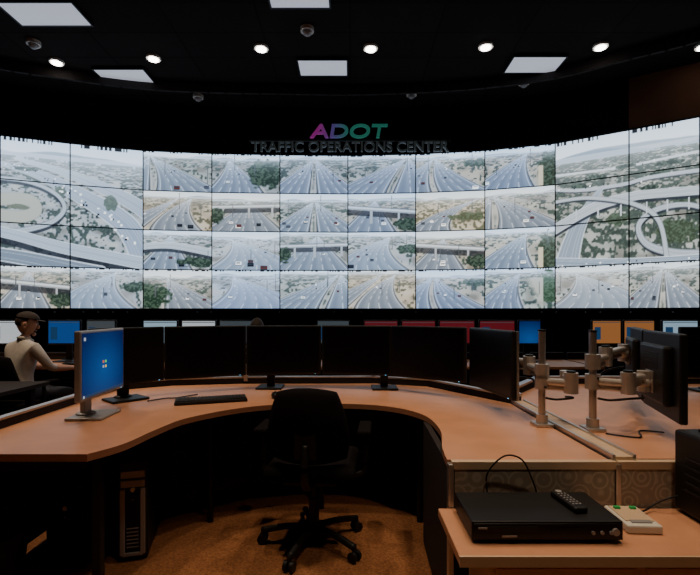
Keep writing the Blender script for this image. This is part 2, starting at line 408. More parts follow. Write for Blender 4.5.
def big_right():
    p = Pic(300, 174, 902, (.98, 1.0, 1.01)); p.ground(.82, (.60, .61, .58), trees=.62, tc=(.20, .25, .23))
    p.fill(p.ss(.86+.035*np.sin(p.u*9)-p.v)*(p.v > .82), (.56, .64, .73))
    p.stroke([(-.1, .74), (.3, .73), (.7, .76), (1.1, .73)], .008, .008, (.78, .80, .82), 1, shadow=False)
    for k in range(12): p.mass(p.rng.uniform(0, 1), p.rng.uniform(.52, .76), .045, .018, (.14, .19, .17))
    p.stroke([(-.1, .66), (.1, .60), (.3, .60), (.5, .63), (1.1, .62)], .012, .012, (.66, .69, .73), 1)
    # road coming towards the viewer in the lower left, ground loop in the lower right
    p.stroke([(.22, .60), (.16, .46), (.10, .28), (.06, .05), (.06, -.1)], .012, .13, (.52, .57, .63), 3, edge=(.76, .78, .80), shadow=False)
    p.stroke([(.72, .34), (.60, .40), (.46, .38), (.38, .28), (.42, .14), (.56, .06), (.75, .04)], .016, .034, (.62, .65, .69), 2, edge=(.34, .36, .38), sh=.5)
    p.mass(.56, .22, .10, .09, (.24, .29, .22)); p.mass(.62, .44, .08, .02, (.2, .25, .2)); p.mass(.28, .34, .05, .05, (.25, .3, .24))
    p.stroke([(-.1, .22), (.06, .36), (.20, .46), (.34, .50), (.50, .50), (1.1, .46)], .040, .030, (.64, .67, .70), 2, sh=.8)
    p.stroke([(-.05, .52), (.15, .53), (.36, .44), (.48, .30), (.52, .0)], .012, .022, (.66, .69, .72), 1, edge=(.4, .42, .44), sh=.6)
    p.stroke([(-.1, .05), (.3, .0), (.7, .0), (1.1, .03)], .04, .05, (.50, .56, .63), 3)
    for x in (.10, .2, .3, .42, .52, .62): p.fill((np.abs(p.u-x) < .004)*(p.v < .45)*(p.v > .36), (.72, .74, .76))
    for k in range(40):
        x = p.rng.uniform(0, 1); y = p.rng.choice([.74, .61, .01])+p.rng.uniform(-.012, .012)
        p.fill((np.abs(p.u-x) < .003)*(np.abs(p.v-y) < .005), [(.98, .98, 1), (.15, .17, .22)][k % 2])
    p.haze(.45); p.stamp(5); return p.out()

E = [(-6.80, 7.10), (-5.90, 7.59), (-4.95, 7.96), (-3.82, 8.31), (-2.60, 8.47), (-1.33, 8.54), (-0.04, 8.58),
     (1.24, 8.50), (2.49, 8.31), (3.63, 7.96), (4.57, 7.37), (5.34, 6.87), (6.02, 6.20)]
Z0, Z1 = 1.41, 4.33
vw = empty('video_wall')
bl, br_ = big_left(), big_right()
def screen(ci, ri, arr):
    a = Vector((*E[ci], 0)); b = Vector((*E[ci+1], 0)); d = b-a; L = d.length; d /= L; g = 0.010
    a = a+d*g; L -= 2*g
    rz = (Z1-Z0)/4; z0 = Z0+ri*rz+g; z1 = Z0+(ri+1)*rz-g
    H, W, _ = arr.shape
    uu, vv = np.meshgrid(np.linspace(0, 1, W), np.linspace(0, 1, H))
    co = np.zeros((H, W, 3)); co[..., 0] = a.x+d.x*L*uu; co[..., 1] = a.y+d.y*L*uu; co[..., 2] = z0+(z1-z0)*vv
    idx = np.arange(W*H).reshape(H, W)
    f = np.stack([idx[:-1, :-1], idx[:-1, 1:], idx[1:, 1:], idx[1:, :-1]], -1).reshape(-1, 4)
    me = bpy.data.meshes.new('screen'); me.vertices.add(W*H); me.vertices.foreach_set('co', co.reshape(-1))
    me.loops.add(f.size); me.loops.foreach_set('vertex_index', f.reshape(-1).astype(np.int32))
    me.polygons.add(len(f)); me.polygons.foreach_set('loop_start', np.arange(0, f.size, 4, dtype=np.int32))
    me.update(calc_edges=True)
    ca = me.color_attributes.new('Col', 'FLOAT_COLOR', 'POINT')
    rgba = np.ones((H, W, 4), np.float32); rgba[..., :3] = arr; ca.data.foreach_set('color', rgba.reshape(-1))
    me.materials.append(M['video'])
    o = bpy.data.objects.new('screen_%d_%d' % (ci+1, ri+1), me); COL.objects.link(o); o.parent = vw
BOT = ['wide', 'bridge2', 'wide2', None, None, None, None, None, None, 'wide', 'fwd', 'wide2']
for ci in range(12):
    for ri in range(4):
        if ci in (0, 1, 2) and ri > 0:
            arr = bl[(ri-1)*58:(ri)*58, ci*100:(ci+1)*100]
        elif ci in (9, 10, 11) and ri > 0:
            arr = br_[(ri-1)*58:(ri)*58, (ci-9)*100:(ci-8)*100]
        elif ri == 0 and (ci < 3 or ci > 8): arr = picture(18+24*ci, BOT[ci])
        else: arr = picture((3-ri)*6+(ci-3))
        screen(ci, ri, arr)
def off(p, k):
    c = Vector((-0.3, -1.0)); v = Vector(p)-c; return tuple(Vector(p)+v.normalized()*k)
b = B()
b.wallpath([off(p, .05) for p in E], 0.06, Z0-.03, Z1+.03, 'black')
b.wallpath([off(p, .10) for p in E], 0.1, 0.0, Z0-.03, 'wallblk')
b.done('casing', parent=vw)
b = B()
for i in range(12):
    b.wallpath([off(E[i], .12), off(E[i+1], .12)], 0.12, Z1+.03, 5.2, 'brown' if i >= 10 else 'wallblk')
b.done('trim_1')
b = B()
pts = cat([(p[0], p[1], 0) for p in [off(q, -.9) for q in E]], 4)
b.wallpath([(p.x, p.y) for p in pts], 0.05, 5.05, 5.2, 'dark')
b.done('trim_2')
b = B()
pts = cat([(p[0], p[1], 0) for p in [off(q, -.06) for q in E]], 2)
b.wallpath([(p.x, p.y) for p in pts], 0.05, 1.34, 1.362, 'wallblk')
for i in range(60):
    t = i/60*(len(pts)-1); j = int(t); p = pts[j].lerp(pts[j+1], t-j)
    if random.random() < .35: b.box((p.x, p.y-.04, 1.35), (.014, .02, .008), 'scrgrey')
b.done('indicator_rail', parent=vw)

# sign
sg = empty('illuminated_sign', (0, 8.2, 4.4))
def text(name, body, w, h, loc, m, shear=0):
    cu = bpy.data.curves.new(name, 'FONT'); cu.body = body; cu.extrude = 0.03; cu.align_x = 'CENTER'; cu.offset = 0.012; cu.shear = shear
    o = bpy.data.objects.new(name, cu); COL.objects.link(o)
    bpy.context.view_layer.update()
    dg = bpy.context.evaluated_depsgraph_get(); me = bpy.data.meshes.new_from_object(o.evaluated_get(dg))
    bpy.data.objects.remove(o)
    n = len(me.vertices); co = np.zeros(n*3); me.vertices.foreach_get('co', co); co = co.reshape(-1, 3)
    mn, mx = co.min(0), co.max(0)
    x = ((co[:, 0]-mn[0])/(mx[0]-mn[0])-.5)*w; z = (co[:, 1]-mn[1])/(mx[1]-mn[1])*h; y = -co[:, 2]
    me.vertices.foreach_set('co', np.stack([x, y, z], 1).reshape(-1)); me.materials.clear(); me.materials.append(m); me.update()
    o = bpy.data.objects.new(name, me); COL.objects.link(o); o.parent = sg; o.location = loc
text('upper_letters', 'ADOT', 1.42, .25, (-.02, 0, .12), M['sign'], .12)
text('lower_letters', 'TRAFFIC OPERATIONS CENTER', 3.6, .19, (0, 0, -.13), M['signdim'])
bb = B(); bb.box((0, .06, .1), (3.7, .02, .03), 'black'); bb.box((-1.2, .2, .1), (.03, .3, .03), 'black'); bb.box((1.2, .2, .1), (.03, .3, .03), 'black')
bb.done('mounting_rail', parent=sg)

# ------------------------------------------------------------------ ceiling fittings
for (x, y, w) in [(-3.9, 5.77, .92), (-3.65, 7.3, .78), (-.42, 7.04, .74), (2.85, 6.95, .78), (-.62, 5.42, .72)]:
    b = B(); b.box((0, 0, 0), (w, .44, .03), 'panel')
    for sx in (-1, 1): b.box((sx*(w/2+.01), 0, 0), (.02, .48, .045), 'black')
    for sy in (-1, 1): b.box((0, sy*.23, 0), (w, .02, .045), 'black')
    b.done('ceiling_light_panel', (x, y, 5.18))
def downlight(x, y, e, size=1.25, col=(1, .74, .50)):
    b = B(); b.cyl((0, 0, .0), (0, 0, .03), .105, 'white', n=24); b.cyl((0, 0, -.012), (0, 0, .0), .074, 'lamp', n=24)
    o = b.done('recessed_downlight', (x, y, 5.17))
    if e > 0:
        l = bpy.data.lights.new('lamp', 'SPOT'); l.energy = e; l.color = col; l.spot_size = size; l.spot_blend = .6; l.shadow_soft_size = .08
        lo = bpy.data.objects.new('lamp', l); COL.objects.link(lo); lo.parent = o; lo.location = (0, 0, -.04)
for x, y in [(-1.29, 6.54), (.3, 6.54), (1.96, 6.5), (3.62, 6.5), (-2.97, 6.8), (-4.5, 6.9), (5.1, 6.5)]:
    downlight(x, y, 15)
for x, y, e in [(-1.5, 2.5, 175), (0.2, 3.5, 90), (1.2, 2.4, 125), (1.9, 2.2, 85), (-.3, 1.6, 120), (1.0, .5, 160), (-3.4, 4.0, 420), (2.5, 4.6, 30)]:  # downlight nearest the camera is an added fill to lighten the upright privacy panel
    downlight(x, y, e)
for x, y in [(-.58, 6.1), (-2.7, 8.0), (1.08, 7.9), (2.9, 7.5), (-4.5, 6.4)]:
    b = B(); b.cyl((0, 0, .0), (0, 0, .05), .09, 'white', n=20); b.ball((0, 0, 0), (.065, .065, .06), 'silverp')
    b.done('smoke_detector', (x, y, 5.15))

# ------------------------------------------------------------------ desks
ZD = 0.75
inner = [(p.x, p.y) for p in cat([(-1.11, 1.90, 0), (-1.03, 2.05, 0), (-.99, 2.3, 0), (-.92, 2.55, 0), (-.69, 2.81, 0), (-.42, 2.93, 0), (0, 2.94, 0), (.27, 2.84, 0),
                               (.43, 2.62, 0), (.46, 2.3, 0), (.41, 2.0, 0), (.395, 1.83, 0)], 5)]
outline = [(-1.79, 1.90)] + inner + [(1.05, 1.83), (1.05, 2.95), (.62, 3.62), (.2, 3.78), (-.9, 3.76), (-1.45, 3.66), (-1.79, 3.45)]
b = B()
b.prism(outline, ZD-.032, ZD, 'wood', 'edge')
outer = [(-1.81, 1.90), (-1.81, 3.46), (-1.46, 3.70), (-.9, 3.80), (.2, 3.82), (.65, 3.66), (1.06, 2.98)]
b.wallpath(outer, .035, .06, ZD+.045, 'dark')
b.wallpath(outer, .045, ZD+.045, ZD+.057, 'silver')
for x, y in [(-.875, 3.79), (.52, 3.74)]:
    b.box((x, y, .84), (.035, .035, .14), 'silver', bev=.004)
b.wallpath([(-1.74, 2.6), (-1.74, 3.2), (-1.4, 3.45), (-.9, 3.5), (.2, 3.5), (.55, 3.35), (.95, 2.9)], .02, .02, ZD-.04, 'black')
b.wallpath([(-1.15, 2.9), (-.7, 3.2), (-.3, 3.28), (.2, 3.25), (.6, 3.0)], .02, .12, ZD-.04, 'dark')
b.box((-1.75, 1.95, .36), (.06, .06, .72), 'black', bev=.005); b.box((-1.13, 2.02, .36), (.04, .04, .72), 'black', bev=.004)
b.box((-1.45, 1.94, .70), (.62, .03, .05), 'dark')
b.box((-1.45, 2.6, .66), (.3, 1.2, .04), 'black')
b.wallpath([(.42, 1.86), (.44, 2.6)], .03, .02, ZD-.035, 'dark')
for x, y in [(-.9, 2.9), (-.2, 3.1), (.45, 2.9)]: b.cyl((x, y, 0), (x, y, ZD-.03), .02, 'black')
b.done('curved_console_desk')

b = B()
b.box((.405, 1.815, .37), (.022, .035, .74), 'silver', bev=.003)
b.box((1.075, 1.815, .37), (.022, .035, .74), 'silver', bev=.003)
b.box((.74, 1.815, .735), (.66, .03, .03), 'cream'); b.box((1.6, 1.815, .735), (1.05, .03, .03), 'cream')
b.box((.74, 1.815, .64), (.64, .024, .16), 'fabric'); b.box((1.6, 1.815, .64), (1.03, .024, .16), 'fabric')
b.box((.74, 1.815, .28), (.64, .024, .55), 'dark'); b.box((1.6, 1.815, .28), (1.03, .024, .55), 'dark')
b.done('privacy_panel')
b = B()
b.box((1.11, 2.4, .38), (.07, 1.14, .74), 'dark')
b.box((1.11, 2.4, .757), (.075, 1.15, .012), 'cream')
for x in (1.068, 1.152): b.box((x, 2.4, .757), (.012, 1.16, .03), 'silver')
b.box((1.11, 3.38, .40), (.05, .8, .78), 'dark'); b.box((1.11, 3.38, .80), (.06, .8, .02), 'silver')
b.done('desk_divider')
b = B()
b.prism([(1.165, 1.84), (2.15, 1.84), (2.2, 2.3), (2.45, 2.75), (3.0, 2.9), (3.9, 2.9), (3.9, 3.75), (1.6, 3.75), (1.165, 3.2)], ZD-.032, ZD, 'wood', 'edge')
b.wallpath([(1.155, 3.22), (1.58, 3.78), (3.9, 3.78)], .035, .06, ZD+.045, 'dark')
b.wallpath([(1.155, 3.22), (1.58, 3.78), (3.9, 3.78)], .05, ZD+.045, ZD+.062, 'silver')
b.box((3.8, 2.95, .36), (.06, .06, .72), 'silverp'); b.box((2.1, 1.9, .36), (.05, .05, .72), 'silverp')
b.done('curved_console_desk')

b = B()
ZT = .57
b.box((1.18, 1.615, ZT-.017), (1.66, .35, .034), 'wood', bev=.004)
b.box((1.18, 1.438, ZT-.018), (1.66, .006, .034), 'cream')
b.box((1.22, 1.64, .27), (1.5, .28, .50), 'cream')
for i in range(3):
    x = .47+.5*(i+.5)
    b.box((x, 1.495, .28), (.47, .012, .44), 'cream', bev=.003); b.box((x, 1.482, .44), (.12, .012, .012), 'silver')
b.box((1.22, 1.66, .01), (1.46, .24, .02), 'black')
b.done('credenza')

b = B()
b.prism([(-5.2, 2.4), (-3.6, 2.4), (-3.6, 3.1), (-2.6, 3.3), (-2.6, 3.9), (-5.2, 3.9)], ZD-.032, ZD, 'dark', 'dark')
for x, y in [(-2.7, 3.4), (-2.7, 3.8), (-3.7, 2.5), (-5.1, 2.5), (-5.1, 3.8)]: b.box((x, y, .36), (.05, .05, .72), 'black')
b.done('side_console_desk')

# ------------------------------------------------------------------ DVD, remote etc
b = B()
b.box((0, 0, .043), (.51, .25, .064), 'black', bev=.004)
b.box((0, -.127, .043), (.50, .006, .052), 'gloss', bev=.002)
b.box((-.12, -.131, .052), (.17, .004, .018), 'black'); b.box((.06, -.131, .046), (.1, .004, .02), 'gloss')
for i in range(3): b.cyl((.15+i*.03, -.13, .04), (.15+i*.03, -.136, .04), .006, 'silverp', n=12)
b.box((-.13, -.1315, .028), (.05, .003, .006), 'silverp'); b.box((-.22, -.1315, .055), (.03, .003, .006), 'silverp')
b.cyl((.225, -.13, .043), (.225, -.138, .043), .012, 'silverp', n=16)
for sx in (-.2, .2):
    for sy in (-.09, .09): b.cyl((sx, sy, 0), (sx, sy, .012), .018, 'black')
b.done('disc_player', (.665, 1.64, ZT))
b = B()
b.box((0, 0, .011), (.048, .16, .02), 'black', bev=.006)
for r in range(6):
    for c in range(3): b.cyl((-.013+c*.013, -.05+r*.018, .020), (-.013+c*.013, -.05+r*.018, .024), .0042, 'silverp', n=8)
b.cyl((0, .063, .02), (0, .063, .024), .012, 'silverp', n=14)
b.done('remote_control', (.80, 1.65, ZT+.0755), rz=.12)
b = B()
b.box((0, 0, .016), (.12, .17, .03), 'white', bev=.006)
b.box((0, .01, .032), (.1, .12, .004), 'cream')
for x, y in [(-.028, .05), (.03, .05)]: b.box((x, y, .037), (.022, .016, .01), 'green', bev=.002)
b.box((0, -.055, .033), (.07, .02, .004), 'silverp')
b.done('switch_box', (1.04, 1.66, ZT), rz=-.05)
b = B()
b.tube([(0, 0, .02), (0.0, 0, .10), (.06, -.02, .175), (.13, -.02, .16), (.18, .0, .07), (.2, .0, .005)], .0035, 'black')
b.done('power_cable', (.545, 1.785, ZT+.04))
b = B()
b.tube([(0, 0, .01), (.04, .02, .01), (.08, .04, .02), (.13, .03, .05), (.17, .03, .06)], .0035, 'black')
b.done('power_cable', (1.105, 1.72, ZT+.005))
b = B()
b.box((0, 0, .165), (.42, .33, .31), 'black', bev=.012)
b.box((0, -.168, .2), (.36, .006, .18), 'gloss'); b.box((0, -.168, .06), (.34, .008, .06), 'dark')
for i in range(5): b.box((-.212, 0, .1+i*.03), (.004, .2, .008), 'dark')
b.box((0, .02, .325), (.3, .2, .01), 'dark', bev=.003)
for sx in (-.17, .17):
    for sy in (-.12, .12): b.box((sx, sy, .005), (.03, .03, .01), 'black')
b.done('desktop_printer', (1.49, 1.615, ZT))

# ------------------------------------------------------------------ monitors
def monitor(p, q, z0, z1, scr='gloss', bez='black', stand='std', name='desktop_monitor', desk=ZD, logo=False, parent=None):
    p = Vector(p); q = Vector(q); w = (q-p).length; c = (p+q)/2; d = q-p; ang = math.atan2(d.y, d.x); h = z1-z0; zc = (z0+z1)/2
    b = B(); Z = zc-desk
    b.box((0, 0, Z), (w, .035, h), bez, bev=.008)
    b.box((0, .035, Z), (w*.7, .04, h*.7), 'black', bev=.014)
    b.box((0, -.0165, Z+.004), (w-.03, .005, h-.036), scr)
    for i in range(7): b.box((0, .056, Z+.03+i*.012), (w*.4, .003, .004), 'dark')
    b.box((w*.42, -.019, Z-h/2+.007), (.006, .002, .003), 'led')
    if scr != 'gloss' and scr != 'desktop':
        b.box((0, -.0195, Z+h/2-.03), (w-.04, .001, .008), 'scrgrey')
        b.box((-w*.3, -.0195, Z-.01), (w*.2, .001, h*.5), 'task')
    if logo:
        b.box((0, -.0195, Z-h/2+.024), (w-.032, .001, .014), 'task')
        for (x, z, k) in [(-.014, .014, 'icr'), (.014, .014, 'icg'), (-.014, -.014, 'icon'), (.014, -.014, 'icy')]:
            b.box((x, -.020, Z-.01+z), (.014, .0012, .014), k)
        b.box((-w*.42, -.0195, Z+h*.38), (.018, .001, .018), 'icon')
        b.cyl((-w/2+.028, -.0195, Z-h/2+.024), (-w/2+.028, -.021, Z-h/2+.024), .008, 'icon', n=12)
    if stand == 'std':
        k = bez
        b.box((0, .085, (Z)/2+.01), (.075, .03, Z+.02), k, bev=.006)
        b.box((0, .068, Z), (.1, .03, .1), 'black', bev=.004)
        b.box((0, .04, .008), (.24, .2, .016), k, bev=.006)
        b.ball((0, .085, .02), (.06, .05, .012), k)
    o = b.done(name, (c.x, c.y, desk), rz=ang)
    if parent: o.parent = parent
    return o
ZA, ZB = .862, 1.246
monitor((-1.42, 2.34), (-1.445, 2.84), .875, 1.25, 'desktop', 'silverp', logo=True)
def pair(A, Bq, C, Dq, sx, sy):
    e = empty('dual_monitor_stand')
    m1 = monitor(A, Bq, ZA, ZB, stand='arm', parent=e, name='display_1'); m2 = monitor(C, Dq, ZA, ZB, stand='arm', parent=e, name='display_2')
    b = B()
    b.box((sx, sy, .758), (.20, .20, .016), 'black', bev=.006); b.box((sx, sy+.03, .93), (.06, .04, .34), 'black', bev=.006)
    m = [((Vector(A)+Vector(Bq))/2), ((Vector(C)+Vector(Dq))/2)]
    b.wallpath([(m[0].x, m[0].y+.07), (sx, sy+.04), (m[1].x, m[1].y+.07)], .03, 1.03, 1.07, 'black')
    b.done('stand', parent=e)
pair((-1.335, 3.235), (-.805, 3.475), (-.80, 3.48), (-.228, 3.54), -.63, 3.56)
pair((-.218, 3.54), (.318, 3.44), (.322, 3.435), (.80, 3.09), .27, 3.53)
monitor((-1.66, 2.86), (-1.34, 3.23), ZA, ZB)
monitor((1.50, 2.02), (1.66, 2.52), .84, 1.25, stand='arm')
monitor((1.68, 2.56), (1.92, 3.05), .84, 1.25, stand='arm')
monitor((2.45, 3.35), (3.0, 3.35), .86, 1.24)

def arm(b, base, elbow, tip, z):
    bx, by = base[:2]
    b.cyl((bx, by, z-.04), (bx, by, z+.035), .036, 'steel')
    e = Vector((*elbow, z)); t = Vector((*tip, z-.01)); p = Vector((bx, by, z))
    for A, C, dz in ((p, e, 0), (e, t, .024)):
        d = C-A; L = d.length; a = math.atan2(d.y, d.x)
        b.box(tuple((A+C)/2+Vector((0, 0, dz))), (L, .045, .036), 'steel', rz=a, bev=.012)
        b.box(tuple((A+C)/2+Vector((0, 0, dz-.028))), (L*.6, .024, .03), 'silver', rz=a, bev=.008)
    b.cyl(e-Vector((0, 0, .05)), e+Vector((0, 0, .055)), .034, 'steel'); b.cyl(e+Vector((0, 0, .055)), e+Vector((0, 0, .065)), .022, 'black')
    b.cyl(t-Vector((0, 0, .045)), t+Vector((0, 0, .06)), .03, 'steel'); b.ball(tuple(t), (.038, .038, .034), 'steel')
    b.tube([tuple(p-Vector((0, .05, .08))), tuple((p+e)/2-Vector((0, 0, .09))), tuple(e-Vector((0, .02, .07))), tuple(t-Vector((0, 0, .08)))], .006, 'black')
def pole(b, bx, by, bz, ztop):
    b.cyl((bx, by, bz), (bx, by, ztop), .018, 'silver', n=20); b.cyl((bx, by, ztop), (bx, by, ztop+.008), .021, 'black')
    b.box((bx, by, bz+.008), (.09, .1, .016), 'steel', bev=.004); b.cyl((bx, by, bz+.01), (bx, by, bz+.06), .03, 'steel')
ra = empty('articulated_monitor_arm')
monitor((.82, 3.04), (.905, 2.46), ZA, ZB, bez='black', stand='arm', name='display', parent=ra)
b = B()
b.box((.915, 2.455, 1.054), (.012, .012, .38), 'silver')
pole(b, 1.015, 2.38, ZD, 1.25); arm(b, (1.015, 2.38), (1.035, 2.60), (.965, 2.76), 1.04)
b.box((.925, 2.77, 1.04), (.014, .1, .1), 'silver', rz=.14); b.cyl((.97, 2.76, 1.035), (.92, 2.77, 1.035), .02, 'steel')
arm(b, (1.015, 2.38), (1.13, 2.30), (1.16, 2.42), .985)
b.done('arm', parent=ra)
b = B()
pole(b, 1.235, 2.29, ZD, 1.25)
arm(b, (1.235, 2.29), (1.36, 2.20), (1.50, 2.30), 1.0)
b.box((1.535, 2.295, 1.0), (.02, .11, .11), 'silver', rz=-.31, bev=.003); b.cyl((1.49, 2.30, .99), (1.55, 2.28, .99), .02, 'steel')
arm(b, (1.235, 2.29), (1.42, 2.50), (1.70, 2.80), 1.10)
b.box((1.745, 2.83, 1.08), (.02, .11, .11), 'silver', rz=-.45, bev=.003); b.cyl((1.69, 2.81, 1.09), (1.77, 2.79, 1.08), .02, 'steel')
b.done('articulated_monitor_arm')

# ------------------------------------------------------------------ keyboard, mouse, small desk things
def keyboard(loc, rz):
    b = B(); b.box((0, 0, .011), (.46, .17, .018), 'black', bev=.005)
    for r in range(5):
        for c in range(20): b.box((-.215+c*.0226, -.058+r*.027, .023), (.018, .021, .009), 'key')
    b.box((0, -.075, .021), (.2, .012, .006), 'key')
    b.done('keyboard', loc, rz)
keyboard((-.93, 3.02, ZD), .32)
def mouse(loc, rz):
    b = B(); b.ball((0, 0, .012), (.03, .055, .022), 'black'); b.box((0, .03, .032), (.006, .015, .006), 'silverp'); b.done('computer_mouse', loc, rz)
mouse((-.52, 3.14, ZD+.01), .2)
b = B(); b.tube([(0, 0, .006), (.08, .1, .006), (.15, .12, .006), (.25, .25, .006)], .004, 'black'); b.done('power_cable', (-1.35, 3.0, ZD))
b = B(); b.tube([(0, 0, .006), (.12, -.07, .006), (.2, .05, .006), (.3, .02, .006)], .004, 'black'); b.done('power_cable', (1.25, 2.2, ZD))
b = B(); b.box((0, 0, .03), (.16, .2, .05), 'black', bev=.01); b.box((-.04, 0, .06), (.04, .18, .03), 'black', bev=.01)
for r in range(4):
    for c in range(3): b.box((.005+c*.022, -.06+r*.025, .058), (.014, .014, .006), 'white')
b.done('desk_phone', (1.85, 2.15, ZD), rz=.5)

# PC towers
def tower(loc, rz, w=.16, h=.5, front='silverp'):
    b = B(); b.box((0, .22, h/2+.01), (w, .44, h), 'black', bev=.006)
    b.box((0, -.004, h/2+.01), (w*.92, .016, h*.96), 'black', bev=.005)
    for i in range(2): b.box((0, -.014, h-.07-i*.05), (w*.8, .006, .038), front, bev=.002)
    b.box((0, -.014, h*.42), (w*.35, .006, h*.5), 'gloss')
    for sx in (-1, 1): b.box((sx*w*.34, -.016, h*.40), (.026, .012, h*.66), front, bev=.004)
    b.box((0, -.016, h*.075), (w*.7, .012, .02), front, bev=.004)
    b.cyl((0, -.012, h*.72), (0, -.02, h*.72), .012, 'silver'); b.box((0, -.018, h*.62), (.01, .002, .004), 'silverp')
    for i in range(6): b.box((0, -.018, .08+i*.02), (w*.4, .002, .006), front)
    for sx in (-1, 1): b.box((sx*w*.35, .22, .005), (.02, .36, .012), 'black')
    b.done('computer_tower', loc, rz)
tower((-1.18, 2.45, 0), .25, .15, .54)
tower((-1.48, 2.35, 0), .1, .18, .46, 'dark')
tower((.62, 2.6, 0), .1, .18, .42, 'dark')
b = B()
t = bmesh.new(); bmesh.ops.create_cone(t, cap_ends=False, segments=24, radius1=.11, radius2=.14, depth=.3)
b.take(t, 'dark', True, Matrix.Translation((0, 0, .16))); b.cyl((0, 0, 0), (0, 0, .012), .112, 'dark', n=24)
b.done('waste_bin', (-1.68, 2.12, 0))

# ------------------------------------------------------------------ office chair
def chair(loc, rz=0, arms=True, s=1):
    b = B()
    t = bmesh.new(); nx, nz = 14, 14
    grid = {}
    for side in (0, 1):
        for i in range(nx+1):
            for j in range(nz+1):
                a = i/nx*2-1; c = j/nz*2-1
                ex = a*math.sqrt(max(0, 1-.30*c*c)); ez = c*math.sqrt(max(0, 1-.22*a*a))
                wid = .215*(1-.12*c); x = ex*wid; z = .735+ez*.215
                edge = (1-max(abs(a), abs(c))**4)
                y = -.235+.06*(x/.2)**2*1.0 - .05*ez - .03*math.cos(ez*2.2)
                y += (-.038 if side == 0 else .038)*(.35+.65*edge)
                grid[side, i, j] = t.verts.new((x, y, z))
        for i in range(nx):
            for j in range(nz):
                q = [grid[side, i, j], grid[side, i+1, j], grid[side, i+1, j+1], grid[side, i, j+1]]
                t.faces.new(q if side == 0 else q[::-1])
    ring = [(i, 0) for i in range(nx)]+[(nx, j) for j in range(nz)]+[(i, nz) for i in range(nx, 0, -1)]+[(0, j) for j in range(nz, 0, -1)]
    for k in range(len(ring)):
        p, q = ring[k], ring[(k+1) % len(ring)]
        t.faces.new((grid[0, p[0], p[1]], grid[1, p[0], p[1]], grid[1, q[0], q[1]], grid[0, q[0], q[1]]))
    b.take(t, 'chairfab', True)
    b.box((0, 0.02, .465), (.50, .48, .085), 'chairfab', bev=.038, seg=4, smooth=True)
    b.box((0, .0, .41), (.3, .3, .04), 'black', bev=.01)
    b.tube([(0, -.05, .40), (0, -.22, .41), (0, -.31, .50), (0, -.29, .66)], .022, 'black')
    b.box((0, -.285, .68), (.12, .02, .2), 'black', bev=.008)
    if arms:
        for sx in (-1, 1):
            b.tube([(sx*.2, .0, .41), (sx*.29, .0, .43), (sx*.30, .0, .52), (sx*.295, .0, .66)], .016, 'black')
            b.box((sx*.295, .02, .675), (.075, .26, .03), 'chairfab', bev=.013, seg=3)
    b.cyl((0, 0, .22), (0, 0, .41), .018, 'black'); b.cyl((0, 0, .08), (0, 0, .27), .03, 'black')
    b.cyl((0, 0, .07), (0, 0, .13), .05, 'black', r2=.035)
    for k in range(5):
        a = math.radians(90+72*k+20); dx, dy = math.cos(a), math.sin(a)
        b.tube([(dx*.03, dy*.03, .105), (dx*.16, dy*.16, .10), (dx*.3, dy*.3, .075)], .019, 'black')
        cx, cy = dx*.30, dy*.30; b.cyl((cx, cy, .04), (cx, cy, .085), .012, 'black')
        px, py = -dy, dx
        for sg_ in (-1, 1):
            b.cyl((cx+px*.008*sg_, cy+py*.008*sg_, .028), (cx+px*.028*sg_, cy+py*.028*sg_, .028), .028, 'black', n=20)
    b.tube([(.08, 0, .41), (.22, .02, .40), (.27, .02, .40)], .007, 'black')
    return b.done('office_chair', loc, rz, scale=s)
chair((-.21, 2.62, 0), -.08)
chair((2.75, 2.3, 0), 1.3)
chair((-3.23, 4.40, 0), -.25)
chair((-.95, 4.55, 0), 0)
chair((1.3, 4.45, 0), .3)
chair((2.75, 4.5, 0), -.4)
chair((-2.35, 2.0, 0), 1.9)

# ------------------------------------------------------------------ mid row consoles
for (x0, x1) in [(-5.2, -2.6), (-2.55, .05), (.1, 2.7), (2.75, 5.2)]:
    b = B(); xc = (x0+x1)/2; w = x1-x0
    b.box((xc, 5.32, ZD-.015), (w, .78, .03), 'wood', bev=.004)
    b.box((xc, 5.70, .42), (w, .03, .8), 'dark'); b.box((xc, 5.70, .83), (w, .05, .02), 'dark')
    for x in (x0+.04, x1-.04): b.box((x, 5.35, .37), (.04, .68, .70), 'black')
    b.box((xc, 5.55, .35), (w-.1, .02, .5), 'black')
    b.done('console_row_desk')
mid = [(-4.1, 'scrwhite', .42), (-3.42, 'blue', .40), (-2.98, 'scrgrey', .36), (-2.27, 'scrpale', .42), (-1.81, 'scrwhite', .42), (-1.36, 'scrgrey', .42), (-.2, 'scrgrey', .4),
       (.37, 'red', .42), (.82, 'red', .42), (1.28, 'red', .44), (1.76, 'red', .44), (2.15, 'desktop', .28), (3.07, 'orange', .36), (3.46, 'orange', .38), (3.95, 'scrpale', .44), (4.45, 'scrpale', .44)]
for x, k, w in mid:
    monitor((x-w/2, 5.4), (x+w/2, 5.4), .955, 1.255, k)
keyboard((-3.0, 5.10, ZD), 0)
keyboard((-.95, 5.12, ZD), 0)

